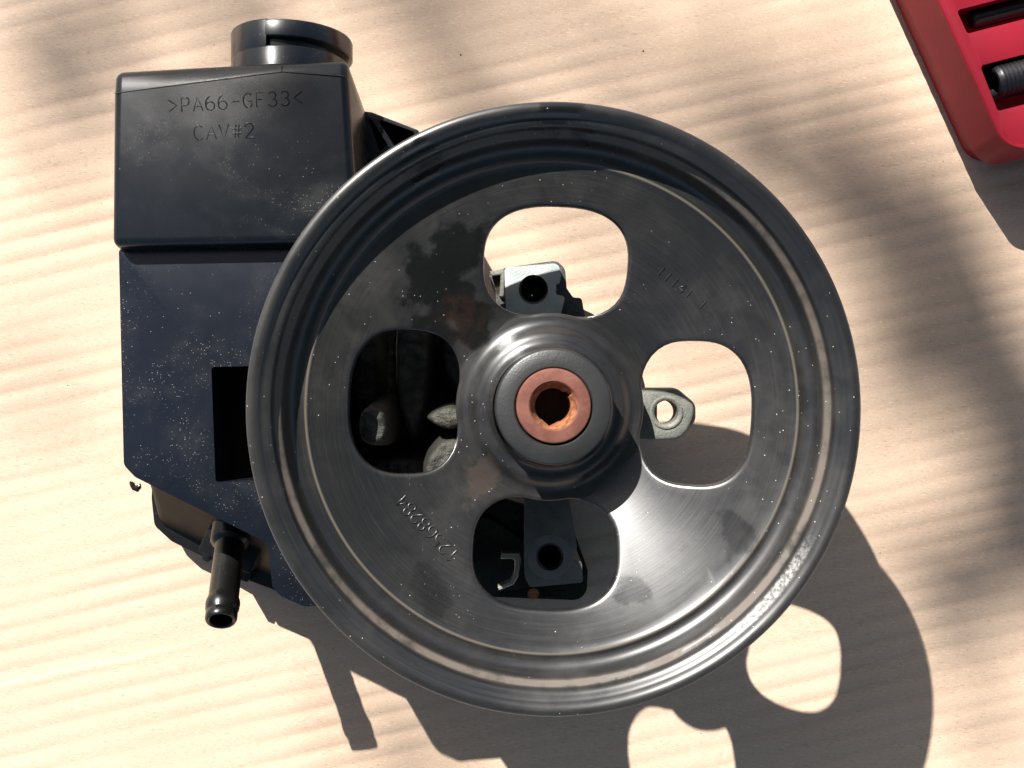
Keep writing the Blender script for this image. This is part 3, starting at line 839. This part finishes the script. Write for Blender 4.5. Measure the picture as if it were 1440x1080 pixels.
# ------------------------------------------------------------------ the tree whose leaves dapple the cardboard
def tree():
    rnd = random.Random(11)
    back = -sdir                                        # towards the sun
    base = Vector((-3300, 3300, -9))
    t = thing('shade_tree', 'leafy tree standing off to the side whose leaves dapple the cardboard', 'tree', tuple(base))
    leaves = []; tips = []
    # soft patches of shade: place on the board (photograph), spread, number and size of leaves
    patches = [((1130, 205), (45, 22), 3, 17), ((1195, 255), (40, 25), 4, 20), ((1265, 300), (40, 28), 3, 18), ((1290, 385), (28, 32), 3, 17), ((1325, 470), (35, 40), 4, 18),
               ((1385, 560), (50, 40), 5, 18), ((1440, 640), (60, 50), 6, 20), ((1430, 750), (45, 40), 5, 20), ((1490, 780), (60, 60), 7, 22), ((1400, 400), (70, 40), 5, 15), ((1330, 230), (60, 40), 3, 13),
               ((1050, 40), (45, 18), 2, 12), ((1150, 70), (60, 40), 1, 12), ((620, 70), (60, 20), 2, 13), ((560, 110), (40, 20), 1, 12), ((470, 10), (90, 20), 2, 12), ((230, 40), (110, 40), 5, 13), ((310, 90), (60, 20), 2, 14),
               ((90, 200), (60, 60), 2, 12), ((1400, 860), (50, 40), 1, 12), ((40, 560), (40, 40), 1, 12), ((700, 200), (60, 30), 2, 12),
               ((520, 500), (70, 14), 8, 19), ((640, 515), (60, 14), 5, 18), ((1400, 960), (60, 60), 2, 11), ((1420, 1070), (60, 40), 1, 11), ((560, 1040), (70, 40), 3, 13), ((150, 110), (70, 40), 3, 13), ((900, 70), (30, 20), 0, 13)]
    limb_end = None
    for (px, py), (sx, sy), n, size in patches:
        dist = rnd.uniform(3500, 4300)
        for k in range(max(1, round(n * .68))):
            g = Vector(W(px + rnd.gauss(0, sx), py + rnd.gauss(0, sy), 0))
            p = g + back * (dist + rnd.uniform(-180, 180)); leaves.append((p, size * 1.32 * rnd.uniform(.85, 1.2)))
        tips.append(Vector(W(px, py, 0)) + back * dist)
    bm = bmesh.new()
    for p, sz in leaves:
        nrm = (back + Vector((rnd.uniform(-.5, .5), rnd.uniform(-.5, .5), rnd.uniform(-.3, .5)))).normalized()
        a = nrm.orthogonal().normalized(); a = Matrix.Rotation(rnd.uniform(0, 6.28), 3, nrm) @ a; b = nrm.cross(a)
        out = [(-.75, 0), (-.4, .38), (.1, .46), (.5, .28), (.9, 0), (.5, -.28), (.1, -.46), (-.4, -.38)]
        vs_ = [bm.verts.new(p + a * (x * sz) + b * (y * sz) + nrm * (-.25 * abs(y) * sz)) for x, y in out]
        c = bm.verts.new(p); 
        for i in range(8): bm.faces.new((c, vs_[i], vs_[(i + 1) % 8]))
    # the rest of the crown, away from the light that reaches the board
    top = Vector((-3050, 3250, 3500))
    for k in range(1500):
        d = Vector((rnd.gauss(0, 1), rnd.gauss(0, 1), rnd.gauss(0, 1))).normalized() * (rnd.random() ** .4)
        p = top + Vector((d.x * 850, d.y * 800, d.z * 700)); sz = rnd.uniform(28, 50)
        q = p - back * (p.z / back.z)
        if abs(q.x) < 330 and abs(q.y) < 330: continue
        nrm = Vector((rnd.uniform(-.6, .6), rnd.uniform(-.6, .6), 1)).normalized(); a = nrm.orthogonal().normalized(); a = Matrix.Rotation(rnd.uniform(0, 6.28), 3, nrm) @ a; b = nrm.cross(a)
        vs_ = [bm.verts.new(p + a * (x * sz) + b * (y * sz)) for x, y in ((-.8, 0), (-.2, .42), (.9, 0), (-.2, -.42))]
        bm.faces.new(vs_)
    over = Vector((1250, -750, 3500))                   # unseen overhead limb, added to dim sky light and reflections on black parts
    for k in range(2600):
        a0 = rnd.uniform(0, 6.2832); rr = 2650 * math.sqrt(rnd.random())
        p = over + Vector((rr * math.cos(a0), rr * math.sin(a0), rnd.gauss(0, 130))); sz = rnd.uniform(120, 180)
        q = p - back * (p.z / back.z)
        if abs(q.x) < 330 and abs(q.y) < 330: continue
        nrm = Vector((rnd.uniform(-.5, .5), rnd.uniform(-.5, .5), 1)).normalized(); a = nrm.orthogonal().normalized(); a = Matrix.Rotation(rnd.uniform(0, 6.28), 3, nrm) @ a; b = nrm.cross(a)
        vs_ = [bm.verts.new(p + a * (x * sz) + b * (y * sz)) for x, y in ((-.8, 0), (-.2, .42), (.9, 0), (-.2, -.42))]
        bm.faces.new(vs_)
    obj('crown', bm, LEAF, t, tuple(base), recalc=False)
    def tube(pts, rad, bm, n=8):
        rings = []
        for i, p in enumerate(pts):
            a = pts[max(0, i - 1)]; b = pts[min(len(pts) - 1, i + 1)]; tt = (b - a).normalized(); s = tt.orthogonal().normalized(); u = tt.cross(s)
            rings.append([p + s * rad[i] * math.cos(6.2832 * k / n) + u * rad[i] * math.sin(6.2832 * k / n) for k in range(n)])
        loft(rings, bm)
    bm = bmesh.new()
    tube([base + Vector((0, 0, -20)), base + Vector((10, 0, 80)), base + Vector((60, -20, 700)), base + Vector((120, -60, 2100)), top + Vector((-100, 0, 100)), top + Vector((-60, 40, 600))], [130, 105, 85, 72, 45, 12], bm, 14)
    cen = sum(tips, Vector()) / len(tips)
    for k in range(7):
        a = k * .9; e = top + Vector((600 * math.cos(a), 560 * math.sin(a), rnd.uniform(-150, 350)))
        q = e - back * (e.z / back.z)
        if q.length < 700: continue
        tube([top + Vector((-95, -20, -350 + 80 * k)), (top + e) / 2 + Vector((0, 0, 60)), e], [28, 16, 5], bm)
    fork = cen + back * 260 + Vector((-260, 330, 120))
    tube([base + Vector((125, -65, 2160)), (base + Vector((125, -65, 2160)) + fork) / 2 + Vector((0, 0, 150)), fork], [34, 24, 14], bm)
    for tp in tips:
        tube([fork, (fork + tp) / 2 + Vector((rnd.uniform(-30, 30), rnd.uniform(-30, 30), 40)), tp], [3.0, 1.1, .6], bm, 5)
    tube([base + Vector((125, -65, 2160)), Vector((-1600, 1600, 3100)), over, over + Vector((700, -600, 60))], [48, 36, 20, 6], bm)  # branch carrying the added overhead leaves
    obj('trunk', bm, BARK, t, tuple(base))
tree()
